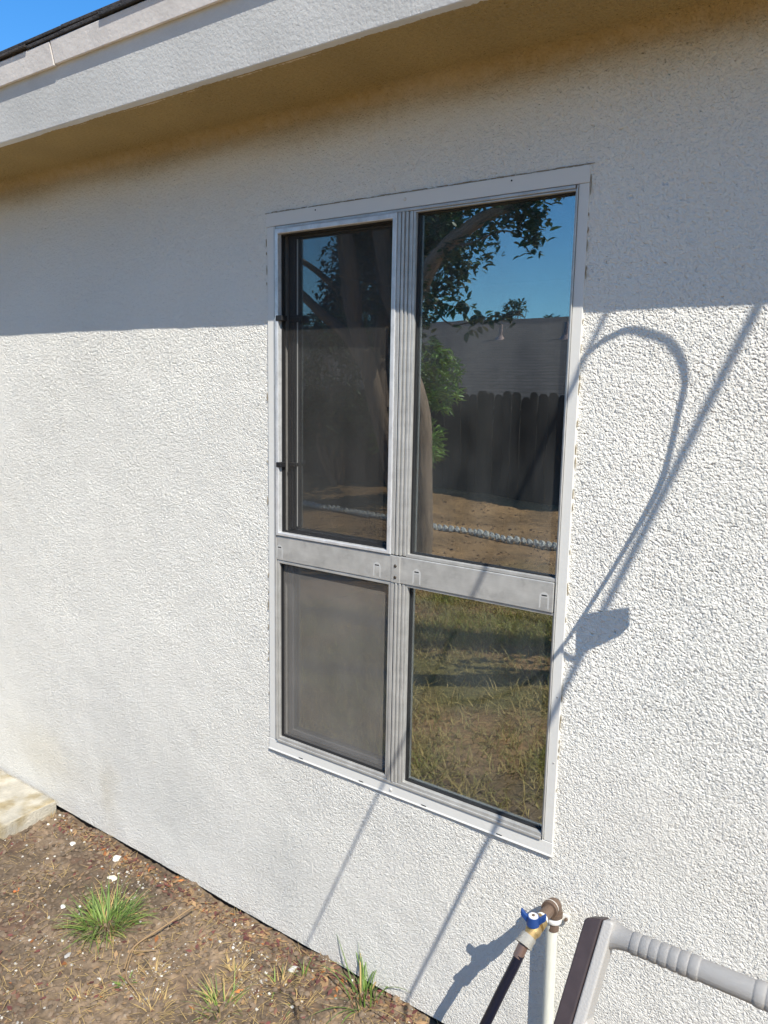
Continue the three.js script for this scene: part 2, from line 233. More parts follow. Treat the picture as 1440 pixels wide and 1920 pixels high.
{ // eave: its own frame, tilted with the roof pitch (y along the fascia, z out of it)
  const eave = grp('eave', house); eave.position.set(0, EY, EZ); eave.rotation.x = PITCH;
  const board = (x0, x1, y0, y1, z0, z1, r) => { const g = rbox(x0, x1, y0, y1, z0, z1, r); return g; };
  mesh('fascia_board', board(-7, 5, 0, 0.2, -0.038, 0, 0.004), M.fascia, eave);
  let x = -6.6; const cuts = [-2.9, -0.46, 1.9, 5]; x = -7;
  cuts.forEach((c, i) => { const o = [0.002, -0.0015, 0.001, 0][i]; const m = mesh('trim_board', board(x + 0.002, c - 0.002, 0.138 + o, 0.194 + o * 0.5, 0.0005, 0.0095 + Math.abs(o), 0.002), M.trimWood, eave); x = c; m.rotation.z = 0; });
  // thin lip at the lower edge of the fascia, in lengths that do not quite meet
  for (const [a, b, o] of [[-7, -1.3, 0], [-1.29, -0.62, 0.002], [-0.615, 0.4, -0.001], [0.402, 1.3, 0.001], [1.305, 5, 0]]) mesh('soffit_strip', board(a, b, -0.0005 + o, 0.012 + o, -0.062, -0.0395, 0.002), M.strip, eave);
  const sg = [0, 1, 2, 3].map((k) => { const g = rbox(-0.1649, 0.1649, -0.004, 0.004, -0.2, 0, 0.002), p = g.attributes.position; for (let i = 0; i < p.count; i++) { const X = p.getX(i), Z = p.getZ(i); p.setY(i, p.getY(i) + 0.004 * pn(X * 14 + k * 9, Z * 9) * (Z > -0.05 ? 1 : 0.3)); if (Z > -0.01) p.setZ(i, Z + 0.006 * pn(X * 30 + k * 5, 2)); } g.computeVertexNormals(); return g; });
  for (let c = 0; c < 3; c++) for (let i = 0; i < 36; i++) {
    const s = mesh('shingle', sg[Math.floor(rnd() * 4)], M.shingle[Math.floor(rnd() * 3)], eave); s.scale.y = R(0.85, 1.25); s.position.set(-7 + 0.33 * i + (c % 2) * 0.165, 0.2025 + 0.0085 * (2 - 0) * 0 + c * 0.0075 + R(-0.001, 0.0025), 0.0165 - c * 0.003 - (c === 2 ? 0.11 : 0) + R(-0.004, 0.003)); s.rotation.x = -0.035 * (c ? 1 : 0.2); s.rotation.z = R(-0.004, 0.004);
  }
  mesh('roof', bx(-7.2, 5.2, 0.2, 0.206, -7, -0.13), std(0.05, 0.047, 0.05, 0.95, { bumpMap: at(T_FINE, 6), bumpScale: 0.003 }), eave);
  mesh('rafter_block', bx(-7, 5, 0.01, 0.195, -0.31, -0.12), M.strip, eave);
}
mesh('side_wall', [bx(-7.05, -6.99, 0, 2.4, -7, 0), bx(4.99, 5.05, 0, 2.4, -7, 0), bx(-7, 5, 0, 3.5, -7.05, -6.99)], std(0.7, 0.69, 0.67, 0.9), house);

// ------------------------------------------------------------------ the window
{
  const w = grp('window', house), add = (n, g, m) => mesh(n, g, m, w);
  // flat painted flange
  add('trim', rbox(-0.003, 0.913, 2.132, 2.167, -0.02, 0.0055), M.trimWhite); add('trim', rbox(0.0, 0.026, 0.662, 2.1315, -0.02, 0.005), M.trimWhite);
  add('trim', rbox(0.8905, 0.913, 0.662, 2.1315, -0.02, 0.005), M.trimWhite);
  { const s = new THREE.Shape([[-0.02, 0.034], [0.0035, 0.0355], [0.005, 0.034], [0.0065, 0.006], [0.0085, 0.002], [0.0075, 0.0], [-0.02, 0]].map((p) => new THREE.Vector2(...p))); const g = new THREE.ExtrudeGeometry(s, { depth: 0.914, bevelEnabled: false }).rotateY(Math.PI / 2); g.scale(1, 1, 1); g.rotateY(Math.PI); // profile z,y -> along x
    const p = g.attributes.position; for (let i = 0; i < p.count; i++) { /* after rotations x runs 0..-len */ } g.computeBoundingBox(); const b = g.boundingBox; g.translate(-b.min.x - 0.001, 0.626 - b.min.y, -0.02 - b.min.z); add('sill', metreUV(g), M.trimWhite); }
  const caulk = (x0, y0, x1, y1, n, k) => { const g = []; for (let i = 0; i < n; i++) { const t = (i + rnd()) / n, L = R(0.004, 0.016), x = mix(x0, x1, t), y = mix(y0, y1, t); if (rnd() < k) g.push(new THREE.IcosahedronGeometry(1, 0).scale(x1 === x0 ? R(0.0006, 0.0014) : L, x1 === x0 ? L : R(0.0006, 0.0016), 0.0016).translate(x + (x1 === x0 ? R(-0.001, 0.001) : 0), y + (x1 === x0 ? 0 : R(-0.001, 0.0012)), 0.0032)); } const m = add('caulk', g, std(0.3, 0.25, 0.17, 0.9)); m.userData.kind = 'stuff'; };
  caulk(-0.004, 2.1685, 0.914, 2.1685, 150, 0.85); caulk(0.9148, 0.66, 0.9148, 2.16, 170, 0.2); caulk(-0.0042, 0.68, -0.0042, 2.16, 140, 0.1);
  // outer aluminium frame and mullion
  add('jamb', rbox(0.0265, 0.034, 0.664, 2.1305, -0.05, 0.0085), M.alu); add('jamb', rbox(0.887, 0.89, 0.664, 2.1305, -0.05, 0.0085), M.alu);
  add('head_rail', [rbox(0.0345, 0.884, 2.1235, 2.1305, -0.05, 0.0075)], M.alu);
  add('foot_rail', [rbox(0.0345, 0.884, 0.6605, 0.668, -0.05, 0.0095)], M.alu);
  const mul = (y0, y1) => [rbox(0.4365, 0.446, y0, y1, -0.04, 0.009), rbox(0.4463, 0.4505, y0, y1, -0.04, 0.006), rbox(0.4508, 0.4575, y0, y1, -0.04, 0.0115), rbox(0.4578, 0.4612, y0, y1, -0.04, 0.0065), rbox(0.4615, 0.4675, y0, y1, -0.04, 0.0095), rbox(0.4678, 0.4712, y0, y1, -0.04, 0.0045), rbox(0.4715, 0.479, y0, y1, -0.04, 0.007)];
  add('mullion', mul(1.287, 2.123), M.alu); add('mullion', mul(0.6685, 1.2135), M.alu);
  add('mid_rail', [rbox(0.0345, 0.884, 1.2145, 1.2845, -0.04, 0.0085, 0.002), rbox(0.4385, 0.465, 1.2145, 1.2845, 0.0080, 0.0105, 0.001)], M.alu);
  // upper left: screen frame in front of a deeper sash
  add('screen_frame', rectFrame(0.0345, 0.436, 1.2865, 2.123, 0.011, 0.0125, 0.0095, 0.0135, -0.016, 0.0125, 0.002), M.aluBright);
  add('gasket', rectFrame(0.0455, 0.4235, 1.296, 2.1095, 0.003, 0.003, 0.003, 0.003, -0.016, -0.002, 0.0005), M.rubber);
  add('sash_frame', [rectFrame(0.0465, 0.424, 1.294, 2.1115, 0.0355, 0.005, 0.008, 0.006, -0.052, -0.03), rectFrame(0.06, 0.0755, 1.305, 2.104, 0.004, 0.004, 0.001, 0.001, -0.03, -0.026, 0.0005)], M.aluDark);
  add('sash_edge', rbox(0.0795, 0.0822, 1.312, 2.099, -0.0298, -0.0268, 0.0006), M.alu);
  // lower left
  add('screen_frame', rectFrame(0.0345, 0.436, 0.6685, 1.2135, 0.008, 0.0075, 0.0085, 0.0085, -0.016, 0.0065, 0.0015), M.alu);
  add('gasket', rectFrame(0.0425, 0.4285, 0.677, 1.205, 0.0035, 0.0035, 0.0035, 0.0035, -0.016, -0.001, 0.0005), M.rubber);
  add('sash_frame', rectFrame(0.043, 0.428, 0.6775, 1.2045, 0.018, 0.004, 0.014, 0.006, -0.052, -0.03), std(0.17, 0.17, 0.175, 0.5, { metalness: 0.3 }));
  // right panes: beads
  add('glazing_bead', rectFrame(0.4795, 0.8865, 1.2855, 2.123, 0.0065, 0.003, 0.008, 0.004, -0.022, 0.005, 0.001), M.alu);
  add('gasket', rectFrame(0.4862, 0.8833, 1.2935, 2.119, 0.0022, 0.0022, 0.002, 0.003, -0.022, -0.004, 0.0005), M.rubber);
  add('glazing_bead', rectFrame(0.4795, 0.8865, 0.6685, 1.2135, 0.0065, 0.003, 0.0075, 0.006, -0.022, 0.005, 0.001), M.alu);
  add('gasket', rectFrame(0.4862, 0.8833, 0.6762, 1.2075, 0.0018, 0.0022, 0.0018, 0.003, -0.022, -0.006, 0.0005), M.rubber);
  const pane = (x0, x1, y0, y1, z, film = M.film) => { add('glass_pane', new THREE.PlaneGeometry(x1 - x0, y1 - y0).translate((x0 + x1) / 2, (y0 + y1) / 2, z), M.glass); add('dust_film', metreUV(new THREE.PlaneGeometry(x1 - x0, y1 - y0).translate((x0 + x1) / 2, (y0 + y1) / 2, z + 0.0012)), M.dust); add('reflective_film', new THREE.PlaneGeometry(x1 - x0, y1 - y0).translate((x0 + x1) / 2, (y0 + y1) / 2, z - 0.0025), film); };
  pane(0.484, 0.8855, 1.29, 2.121, -0.012); pane(0.484, 0.8855, 0.673, 1.21, -0.012);
  pane(0.079, 0.423, 1.298, 2.108, -0.036, M.filmDim); pane(0.06, 0.426, 0.689, 1.2, -0.036, M.filmDim);
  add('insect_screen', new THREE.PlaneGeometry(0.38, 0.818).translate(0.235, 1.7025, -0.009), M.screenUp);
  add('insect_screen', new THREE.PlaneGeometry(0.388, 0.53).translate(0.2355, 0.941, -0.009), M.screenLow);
  // latches, screws, drain slots
  add('latch', [rbox(0.038, 0.062, 1.882, 1.897, -0.008, 0.014, 0.002), rbox(0.06, 0.098, 1.88, 1.899, -0.03, -0.02, 0.002)], M.rubber);
  add('latch', [rbox(0.038, 0.057, 1.482, 1.496, -0.008, 0.014, 0.002), rbox(0.056, 0.084, 1.484, 1.494, -0.03, -0.02, 0.002)], M.rubber);
  const screwM = std(0.09, 0.075, 0.06, 0.5, { metalness: 0.5 });
  const screw = (x, y, z, r, m) => { const s = grp('screw', w); const head = new THREE.SphereGeometry(r, 14, 7, 0, Math.PI * 2, 0, Math.PI / 2).rotateX(Math.PI / 2).scale(1, 1, 0.55); const c = new THREE.Mesh(mergeGeometries([head.toNonIndexed(), new THREE.BoxGeometry(r * 1.3, r * 0.28, r * 0.2).rotateZ(0.6).translate(0, 0, r * 0.52).toNonIndexed()]), m); w.remove(s); c.name = 'screw'; c.position.set(x, y, z); c.castShadow = true; w.add(c); };
  screw(0.4515, 1.2585, 0.0105, 0.0045, screwM); screw(0.4515, 1.229, 0.0105, 0.0045, screwM); screw(0.454, 2.152, 0.0055, 0.0042, M.trimWhite); screw(0.449, 0.6425, 0.0062, 0.0048, M.trimWhite);
  for (const x of [0.173, 0.735]) add('screw_hole', new THREE.CylinderGeometry(0.002, 0.002, 0.002, 10).rotateX(Math.PI / 2).translate(x, 2.158, 0.005), M.rubber);
  const markM = std(0.63, 0.625, 0.61, 0.6, { metalness: 0.3 });
  for (const x of [0.046, 0.392, 0.516, 0.862]) { add('drain_slot', bx(x - 0.0065, x + 0.0065, 1.2505, 1.2535, 0.007, 0.0089), M.rubber);
    const s = new THREE.Shape(); const X = x - 0.012; s.moveTo(X, 1.219); s.lineTo(X, 1.251); s.quadraticCurveTo(X + 0.003, 1.258, X + 0.012, 1.2605); s.quadraticCurveTo(X + 0.021, 1.258, X + 0.024, 1.251); s.lineTo(X + 0.024, 1.219); s.lineTo(X + 0.0205, 1.222); s.lineTo(X + 0.02, 1.247); s.lineTo(X + 0.004, 1.247); s.lineTo(X + 0.0035, 1.224); s.closePath(); add('scale_mark', new THREE.ExtrudeGeometry(s, { depth: 0.00012, bevelEnabled: false }).translate(0, 0, 0.0085), markM); }
  for (const x of [0.127, 0.349, 0.555, 0.775]) add('drain_slot', bx(x - 0.0075, x + 0.0075, 0.6325, 0.6345, 0.004, 0.0074), M.rubber);
  for (const [x, y] of [[0.905, 1.02], [0.905, 0.86], [0.03, 0.655]]) screw(x, y, 0.005, 0.0025, M.alu);
}

// ------------------------------------------------------------------ concrete step at the left
{
  const st = new THREE.Shape([[-4, 0.012], [-1.172, 0.012], [-1.165, 0.25], [-1.15, 0.9], [-4, 0.9]].map((p) => new THREE.Vector2(...p)));
  const g0 = new THREE.ExtrudeGeometry(st, { depth: 0.12, bevelEnabled: true, bevelSize: 0.006, bevelThickness: 0.006, bevelSegments: 3, bevelOffset: -0.006, steps: 3 }).rotateX(Math.PI / 2).translate(0, 0.052, 0);
  const cT = noiseTex(1024, (u, v) => { const a = tfbm(u, v, 5, 6), b = sst(-0.15, 0.5, tfbm(u + 0.4, v + 0.2, 4, 5)), c = 1 + 0.22 * a; return [mix(0.79 * c, 0.65 * c, b), mix(0.765 * c, 0.585 * c, b), mix(0.71 * c, 0.45 * c, b)]; }, { srgb: true });
  tag(mesh('concrete_step', metreUV(g0), new THREE.MeshStandardMaterial({ color: new THREE.Color().setRGB(0.8, 0.8, 0.8), map: at(cT, 1.4), bumpMap: at(T_FINE, 5), bumpScale: 0.003, roughness: 0.9 })), 'stained pale concrete slab at the foot of the wall at far left', 'concrete slab');
}

// ------------------------------------------------------------------ tap, pipe and hose
{
  const t = thing('outdoor_tap', 'brass garden tap with blue handle on a white pipe below the window', 'tap', [0.942, 0, 0.032]);
  const rust = std(0.25, 0.18, 0.14, 0.5, { metalness: 0.3, map: at(T_BARK, 6), bumpMap: at(T_FINE, 3), bumpScale: 0.0008 }), brass = std(0.52, 0.38, 0.18, 0.45, { metalness: 0.7, map: at(T_METAL, 9), bumpMap: at(T_FINE, 2), bumpScale: 0.0006 }), galv = std(0.6, 0.585, 0.54, 0.45, { metalness: 0.6, map: at(T_METAL, 14), bumpMap: at(T_FINE, 4), bumpScale: 0.0008 }), pvc = std(0.74, 0.74, 0.68, 0.38, { map: at(noiseTex(256, (u, v) => { const a = 0.93 + 0.1 * tfbm(u, v, 6, 4); return [a, a, a * 0.97]; }), 2) }), white = std(0.78, 0.77, 0.74, 0.5), blue = std(0.011, 0.06, 0.25, 0.42, { bumpMap: at(T_FINE, 3), bumpScale: 0.0006 });
  const pipe = [new THREE.CylinderGeometry(0.0133, 0.0133, 0.55, 24).translate(-0.002, 0.21, 0)];
  mesh('pipe', pipe, pvc, t).rotation.z = 0.012;
  mesh('nipple', [new THREE.CylinderGeometry(0.0131, 0.0139, 0.03, 20).translate(-0.005, 0.482, 0)], rust, t);
  // strap round the pipe and its lug
  const st = mesh('strap', [new THREE.TorusGeometry(0.0155, 0.003, 8, 28).scale(1, 1, 2.6).rotateX(Math.PI / 2).translate(-0.004, 0.494, 0), rbox(0.008, 0.026, 0.486, 0.502, -0.022, -0.016, 0.001)], white, t);
  mesh('strap_screw', new THREE.CylinderGeometry(0.0035, 0.004, 0.007, 10).rotateX(Math.PI / 2).translate(0.02, 0.494, -0.0135), rust, t);
  // elbow: vertical to outwards
  const AY = 0.537, AX = -0.003;
  const elb = tube([[AX, 0.502, 0], [AX, AY - 0.018, 0], [AX, AY - 0.005, 0.006], [AX, AY, 0.018], [AX, AY, 0.03]], 0.0165, 24, 20);
  mesh('elbow', [elb, new THREE.CylinderGeometry(0.019, 0.019, 0.01, 22).translate(AX, 0.508, 0), new THREE.CylinderGeometry(0.019, 0.019, 0.01, 22).rotateX(Math.PI / 2).translate(AX, AY, 0.03), new THREE.CylinderGeometry(0.0135, 0.0135, 0.06, 20).rotateX(Math.PI / 2).translate(AX, AY, 0.06)], rust, t);
  mesh('paint_ring', new THREE.TorusGeometry(0.0168, 0.0022, 8, 26, 4.2).translate(AX, AY, 0.024), white, t);
  mesh('seal_tape', new THREE.CylinderGeometry(0.0143, 0.0143, 0.012, 20).rotateX(Math.PI / 2).translate(AX, AY, 0.077), white, t);
  const body = [new THREE.CylinderGeometry(0.0185, 0.0185, 0.02, 8).rotateX(Math.PI / 2).translate(AX, AY, 0.092), new THREE.SphereGeometry(0.0178, 20, 14).translate(AX, AY - 0.003, 0.115), new THREE.CylinderGeometry(0.008, 0.011, 0.012, 16).translate(AX, AY + 0.012, 0.116), bentCyl([AX, AY - 0.002, 0.116], [AX - 0.002, AY - 0.012, 0.138], 0.0145)];
  mesh('tap_body', body, brass, t);
  mesh('coupling', [bentCyl([AX - 0.002, AY - 0.008, 0.133], [AX - 0.006, AY - 0.019, 0.149], 0.0178, 24), bentCyl([AX - 0.0055, AY - 0.0175, 0.147], [AX - 0.0065, AY - 0.021, 0.151], 0.0195, 24)], galv, t);
  mesh('ferrule', bentCyl([AX - 0.006, AY - 0.019, 0.149], [AX - 0.0125, AY - 0.045, 0.163], 0.0115, 24), std(0.26, 0.17, 0.14, 0.4, { metalness: 0.6 }), t);
  const hd = grp('handle', t); hd.position.set(AX - 0.001, AY + 0.016, 0.118); hd.rotation.y = 0.25;
  mesh('hub', [new THREE.CylinderGeometry(0.0135, 0.0145, 0.02, 24).translate(0, 0.006, 0)], blue, hd);
  mesh('cap', [new THREE.CylinderGeometry(0.0103, 0.0109, 0.002, 24).translate(0, 0.0168, 0)], white, hd);
  mesh('cap_screw', [new THREE.CylinderGeometry(0.0034, 0.0036, 0.002, 12).translate(0, 0.0185, 0)], rust, hd);
  for (const s of [-1, 1]) { const g = new RoundedBoxGeometry(0.019, 0.018, 0.009, 3, 0.004), p = g.attributes.position; for (let i = 0; i < p.count; i++) { const X = p.getX(i); p.setY(i, p.getY(i) + 0.013 * sst(-0.006, 0.0095, X) + 0.001); p.setZ(i, p.getZ(i) * (1 + 22 * Math.max(0, X))); } g.computeVertexNormals(); g.translate(0.0185, 0.006, 0); if (s < 0) g.rotateY(Math.PI); mesh('wing', g, blue, hd); }
}
{
  const hoseT = noiseTex(256, (u, v) => 0.5 + 0.25 * Math.sin((u * 12 + v * 40) * Math.PI * 2));
  const h = mesh('garden_hose', tube([[0.9295, 0.4985, 0.192], [0.9225, 0.474, 0.2], [0.903, 0.414, 0.217], [0.874, 0.322, 0.24], [0.82, 0.17, 0.262], [0.775, 0.06, 0.31], [0.74, 0.018, 0.4], [0.76, 0.016, 0.6], [0.9, 0.016, 0.9], [1.2, 0.016, 1.2]], 0.0112, 110, 18), std(0.008, 0.010, 0.024, 0.3));
  tag(h, 'dark navy rubber hose hanging from the garden tap down to the soil', 'hose');
}

// ------------------------------------------------------------------ handle frame at lower right
{
  const t = thing('handle_frame', 'grey moulded plastic handle frame with ribbed grip and brown edge strip', 'handle frame', [1.2795, 0, 0.7707]);
  const grey = std(0.43, 0.415, 0.40, 0.5, { bumpMap: at(T_SKIN, 6), bumpScale: 0.0007 }), gtex = grey, brown = std(0.058, 0.042, 0.046, 0.5, { map: at(noiseTex(512, (u, v) => { const a = 0.95 + 0.2 * tfbm(u, v, 8, 4), s = pn(u * 70, v * 70, 70) > 0.47 ? 6 * sst(0.1, 0.35, pn(u * 6 + 0.4, v * 6, 6)) : 0; return [(a + s) * 0.14, (a + s) * 0.14, (a + s) * 0.14]; }), 6) });
  brown.color.setRGB(0.41, 0.3, 0.32);
  const s2 = (pts) => new THREE.Shape(pts.map((p) => new THREE.Vector2(...p)));
  const ex = (s, d, z, b = 0.003) => metreUV(new THREE.ExtrudeGeometry(s, { depth: d - 2 * b, bevelEnabled: true, bevelThickness: b, bevelSize: b, bevelOffset: -b, bevelSegments: 4, curveSegments: 10 }).translate(0, 0, z - d / 2 + b));
  const TILT = Math.atan(0.5), lay = (g, x = 0) => g.rotateX(-TILT).translate(x, 1.0836, 0);   // the frame leans, its feet towards the viewer
  const foot = -1.0836 / Math.cos(TILT);
  const slab = (x0, x1, y0, y1, rl, rr) => { const s = new THREE.Shape(), L = (x, y) => x + 0.083 * y; s.moveTo(L(x0, y0), y0); s.lineTo(L(x0, y1 - rl), y1 - rl); s.quadraticCurveTo(L(x0, y1), y1, L(x0 + rl, y1), y1 + rl * 0.15); s.lineTo(L(x1 - rr, y1), y1 + (x1 - x0 - rr) * 0.25); s.quadraticCurveTo(L(x1, y1), y1 + (x1 - x0) * 0.25, L(x1, y1 - rr), y1 - rr + (x1 - x0) * 0.25); s.lineTo(L(x1, y0), y0); s.closePath(); return s; };
  for (const [x, m] of [[0, 1], [0.56, -1]]) {
    const A = ex(slab(0.0195, 0.0335, foot, 0.0045, 0.003, 0.008), 0.03, 0, 0.003), B = ex(slab(-0.0005, 0.0193, foot, 0.0, 0.006, 0.002), 0.032, 0, 0.0022);
    if (m < 0) { A.rotateY(Math.PI); B.rotateY(Math.PI); }
    mesh('side_leg', lay(A, x), grey, t); mesh('edge_strip', lay(B, x), brown, t);
  }
  // grip bar: lathe with ribs, then laid between the two legs and bowed towards the viewer
  const prof = []; const Lb = 0.508; const r0 = 0.0121;
  for (let i = 0; i <= 700; i++) { const s = i / 700 * Lb; let r = r0; const neck = Math.max(Math.exp(-s / 0.012), Math.exp(-(Lb - s) / 0.012)); r += 0.009 * neck - 0.0014 * Math.exp(-((s / 0.1) ** 2)); for (const c of [0.07, 0.206, 0.32, 0.456]) { const d = s - c; if (Math.abs(d) < 0.04025) { const ph = (d + 0.04025) / 0.0115, f = ph - Math.floor(ph); r += 0.0021 * Math.pow(Math.sin(Math.PI * f), 0.28) - 0.0006; } } prof.push(new THREE.Vector2(r, s)); }
  const bar = new THREE.LatheGeometry(prof, 28).rotateZ(-Math.PI / 2), p = bar.attributes.position;
  for (let i = 0; i < p.count; i++) { const f = p.getX(i) / Lb, b = 4 * f * (1 - f); p.setY(i, p.getY(i) + 0.042 * b); p.setZ(i, p.getZ(i) + 0.05 * b); }
  bar.computeVertexNormals(); bar.translate(0.026, 1.072, 0.0); mesh('grip_bar', bar, grey, t);
  // lower cross bar with rounded inner corners, body and foot
  const cb = new THREE.Shape(), xl = 0.012, xr = 0.548, yt = -0.118; cb.moveTo(xl, -0.3); cb.lineTo(xl + 0.008, yt + 0.026); cb.quadraticCurveTo(xl + 0.012, yt + 0.002, xl + 0.036, yt); cb.lineTo(xr - 0.036, yt); cb.quadraticCurveTo(xr - 0.012, yt + 0.002, xr - 0.008, yt + 0.026); cb.lineTo(xr, -0.3); cb.closePath();
  mesh('cross_panel', lay(ex(cb, 0.026, 0, 0.003)), grey, t);
  for (const y of [0.5, 0.25]) mesh('tread', rbox(-0.03, 0.6, y, y + 0.03, (1.0836 - y) * 0.5 - 0.16, (1.0836 - y) * 0.5 + 0.02, 0.008), grey, t);
  for (const x of [0.0, 0.57]) mesh('rear_leg', bentCyl([x, 0.72, 0.16], [x, 0.0, -0.06], 0.012), grey, t);
}

// ------------------------------------------------------------------ cleaning pole and hose whose shadows fall on the wall (to the right of the picture)
const cast = (x, y, k) => [x + 1.38 * k, y + 1.84 * k, k];
{
  const lin = (a, b, r, y0, y1) => { const A = V(...a), B = V(...b), d = B.clone().sub(A); const P = (y) => A.clone().addScaledVector(d, (y - A.y) / d.y); return limb([P(y0).toArray(), P((y0 + y1) / 2).toArray(), P(y1).toArray()], r * 0.38, r * 1.3, 12, 14, 0); };
  const c1 = thing('cleaning_pole', 'thicker slanting pole on an upright post, outside the picture at right', 'pole');
  mesh('shaft', lin(cast(0.566, 0.165, 1.2), cast(1.246, 1.857, 1.3), 0.0078, 1.95, 4.9), std(0.05, 0.05, 0.055, 0.4), c1);
  mesh('post', bentCyl([2.03, -0.02, 1.177], [2.03, 1.955, 1.177], 0.009, 14), std(0.05, 0.05, 0.055, 0.4), c1);
  const c2 = thing('cleaning_pole', 'slimmer slanting pole on an upright post, outside the picture at right', 'pole');
  mesh('shaft', lin(cast(0.156, 0.058, 1.4), cast(0.913, 1.758, 1.4), 0.0048, 2.3, 4.5), std(0.3, 0.3, 0.31, 0.4), c2);
  mesh('post', bentCyl([1.939, -0.02, 1.4], [1.939, 2.305, 1.4], 0.005, 14), std(0.3, 0.3, 0.31, 0.4), c2);
  const k = 0.4, pts = [cast(0.54, 0.92, 1.38), cast(0.8, 1.02, 0.62), cast(0.897, 1.121, k), cast(0.985, 1.281, k), cast(1.052, 1.419, k), cast(1.1, 1.534, k), cast(1.122, 1.664, k + 0.03), cast(1.13, 1.748, k + 0.05), cast(1.106, 1.8, k + 0.05), cast(1.057, 1.824, k + 0.03), cast(0.991, 1.831, k), cast(0.936, 1.802, k + 0.02), cast(0.9, 1.724, k + 0.1), cast(0.85, 1.62, 1.38)];
  tag(mesh('water_hose', tube(pts, 0.0046, 160, 10), std(0.02, 0.03, 0.05, 0.4)), 'thin looped water hose strung from the slim pole outside the picture at right', 'hose');
  const q = [[0.962, 1.227], [1.051, 1.256], [1.055, 1.219], [0.962, 1.154]].map(([x, y]) => V(...cast(x, y, 0.3))); const s = new THREE.Shape(q.map((v) => new THREE.Vector2(v.x, v.y)));
  const b = thing('brush_head', 'small brush head hanging on the looped water hose outside the picture at right', 'brush head');
  mesh('block', new THREE.ExtrudeGeometry(s, { depth: 0.014, bevelEnabled: true, bevelSize: 0.002, bevelThickness: 0.002, bevelSegments: 2 }).translate(0, 0, 0.3), std(0.1, 0.1, 0.12, 0.5), b);
  mesh('stem', tube([cast(0.963, 1.18, 0.305), cast(0.95, 1.13, 0.33), cast(0.9, 1.125, 0.398)], 0.004, 16, 8), std(0.1, 0.1, 0.12, 0.5), b);
}

// ------------------------------------------------------------------ small growth and litter on the soil
function blade(L, w, lean, curl, az, x, y, z, out) {               // a folded, curved grass blade as two strips
  const n = 5, c = Math.cos(az), s = Math.sin(az), pos = [];
  let px = 0, py = 0, a = lean;
  for (let i = 0; i <= n; i++) { const ww = w * (1 - (i / n) ** 1.6) * 0.5 + 0.0002; pos.push([px, py, ww]); px += Math.sin(a) * L / n; py += Math.cos(a) * L / n; a += curl / n; }
  const P = (q, side, up) => [x + c * q[0] - s * q[2] * side, y + q[1] + up, z + s * q[0] + c * q[2] * side];
  for (let i = 0; i < n; i++) { const q = pos[i], r = pos[i + 1], f = w * 0.12; for (const sd of [-1, 1]) { const A = P(q, sd, f), B = P(q, 0, 0), D = P(r, sd, f), E = P(r, 0, 0); out.push(...A, ...B, ...D, ...D, ...B, ...E); } }
}
function bladesGeo(list) { const g = new THREE.BufferGeometry(); g.setAttribute('position', new THREE.Float32BufferAttribute(list, 3)); g.computeVertexNormals(); const n = list.length / 3, uv = new Float32Array(n * 2); g.setAttribute('uv', new THREE.BufferAttribute(uv, 2)); return g; }
const leafy = (r, g, b) => new THREE.MeshPhysicalMaterial({ color: new THREE.Color().setRGB(r, g, b), roughness: 0.55, transmission: 0.3, thickness: 0, side: THREE.DoubleSide });
const GRN = [leafy(0.19, 0.31, 0.055), leafy(0.28, 0.39, 0.09), leafy(0.12, 0.2, 0.04)], STRAW = [std(0.42, 0.30, 0.13, 0.8, { side: THREE.DoubleSide }), std(0.30, 0.2, 0.09, 0.8, { side: THREE.DoubleSide })];
function tuft(label, x, z, n, L, spread, { mats = GRN, lean = [0.1, 1.0], curl = [0.2, 1.3], w = 0.0032, straw = 0.1, group, name = 'grass_tuft' } = {}) {
  const t = thing(name, label, 'grass', [x, 0, z], group), sets = [[], [], [], []];
  for (let i = 0; i < n; i++) { const a = R(0, 6.283), r = spread * Math.sqrt(rnd()), bx_ = Math.cos(a) * r, bz = Math.sin(a) * r, k = rnd() < straw ? 3 : Math.floor(rnd() * 3); blade(L * R(0.5, 1.1), w * R(0.7, 1.25), R(...lean) * (0.4 + r / spread), R(...curl), a + R(-0.9, 0.9), bx_, groundY(x + bx_, z + bz) - 0.004, bz, sets[k]); }
  sets.forEach((s, k) => { if (s.length) mesh(k === 3 ? 'dry_blades' : 'blades', bladesGeo(s), k === 3 ? STRAW[0] : mats[k], t).userData.kind = 'stuff'; });
  return t;
}
tuft('bushy green grass tuft on the bare soil at lower left', -0.455, 0.29, 330, 0.135, 0.065, { straw: 0.12, lean: [0.2, 1.35], curl: [0.1, 1.6], w: 0.0032 });
tuft('dark green grass growing against the wall foot at bottom centre', 0.40, 0.045, 46, 0.17, 0.04, { lean: [0.0, 0.75], curl: [0.3, 1.7], w: 0.0042, mats: [GRN[2], GRN[0], GRN[2]], straw: 0.12 });
tuft('loose yellow-green grass tuft at the bottom edge left of centre', 0.10, 0.3, 50, 0.1, 0.045, { straw: 0.35, w: 0.003 });
tuft('small pale sprig of weed beside the green tuft', -0.19, 0.40, 22, 0.035, 0.02, { lean: [0.6, 1.3], w: 0.005, straw: 0 });
tuft('low dry straw tuft halfway along the soil', 0.03, 0.19, 60, 0.055, 0.035, { straw: 1, lean: [0.5, 1.5] });
tuft('dry straw tuft with a green blade nearer the wall', 0.17, 0.14, 44, 0.06, 0.03, { straw: 0.85, lean: [0.3, 1.4] });
tuft('flat curled dry grass near the concrete slab', -0.82, 0.24, 30, 0.05, 0.03, { straw: 1, lean: [1.0, 1.6], w: 0.002 });
tuft('brown dry tuft in front of the green tuft', -0.16, 0.33, 50, 0.05, 0.035, { straw: 1, lean: [0.7, 1.5], w: 0.002 });
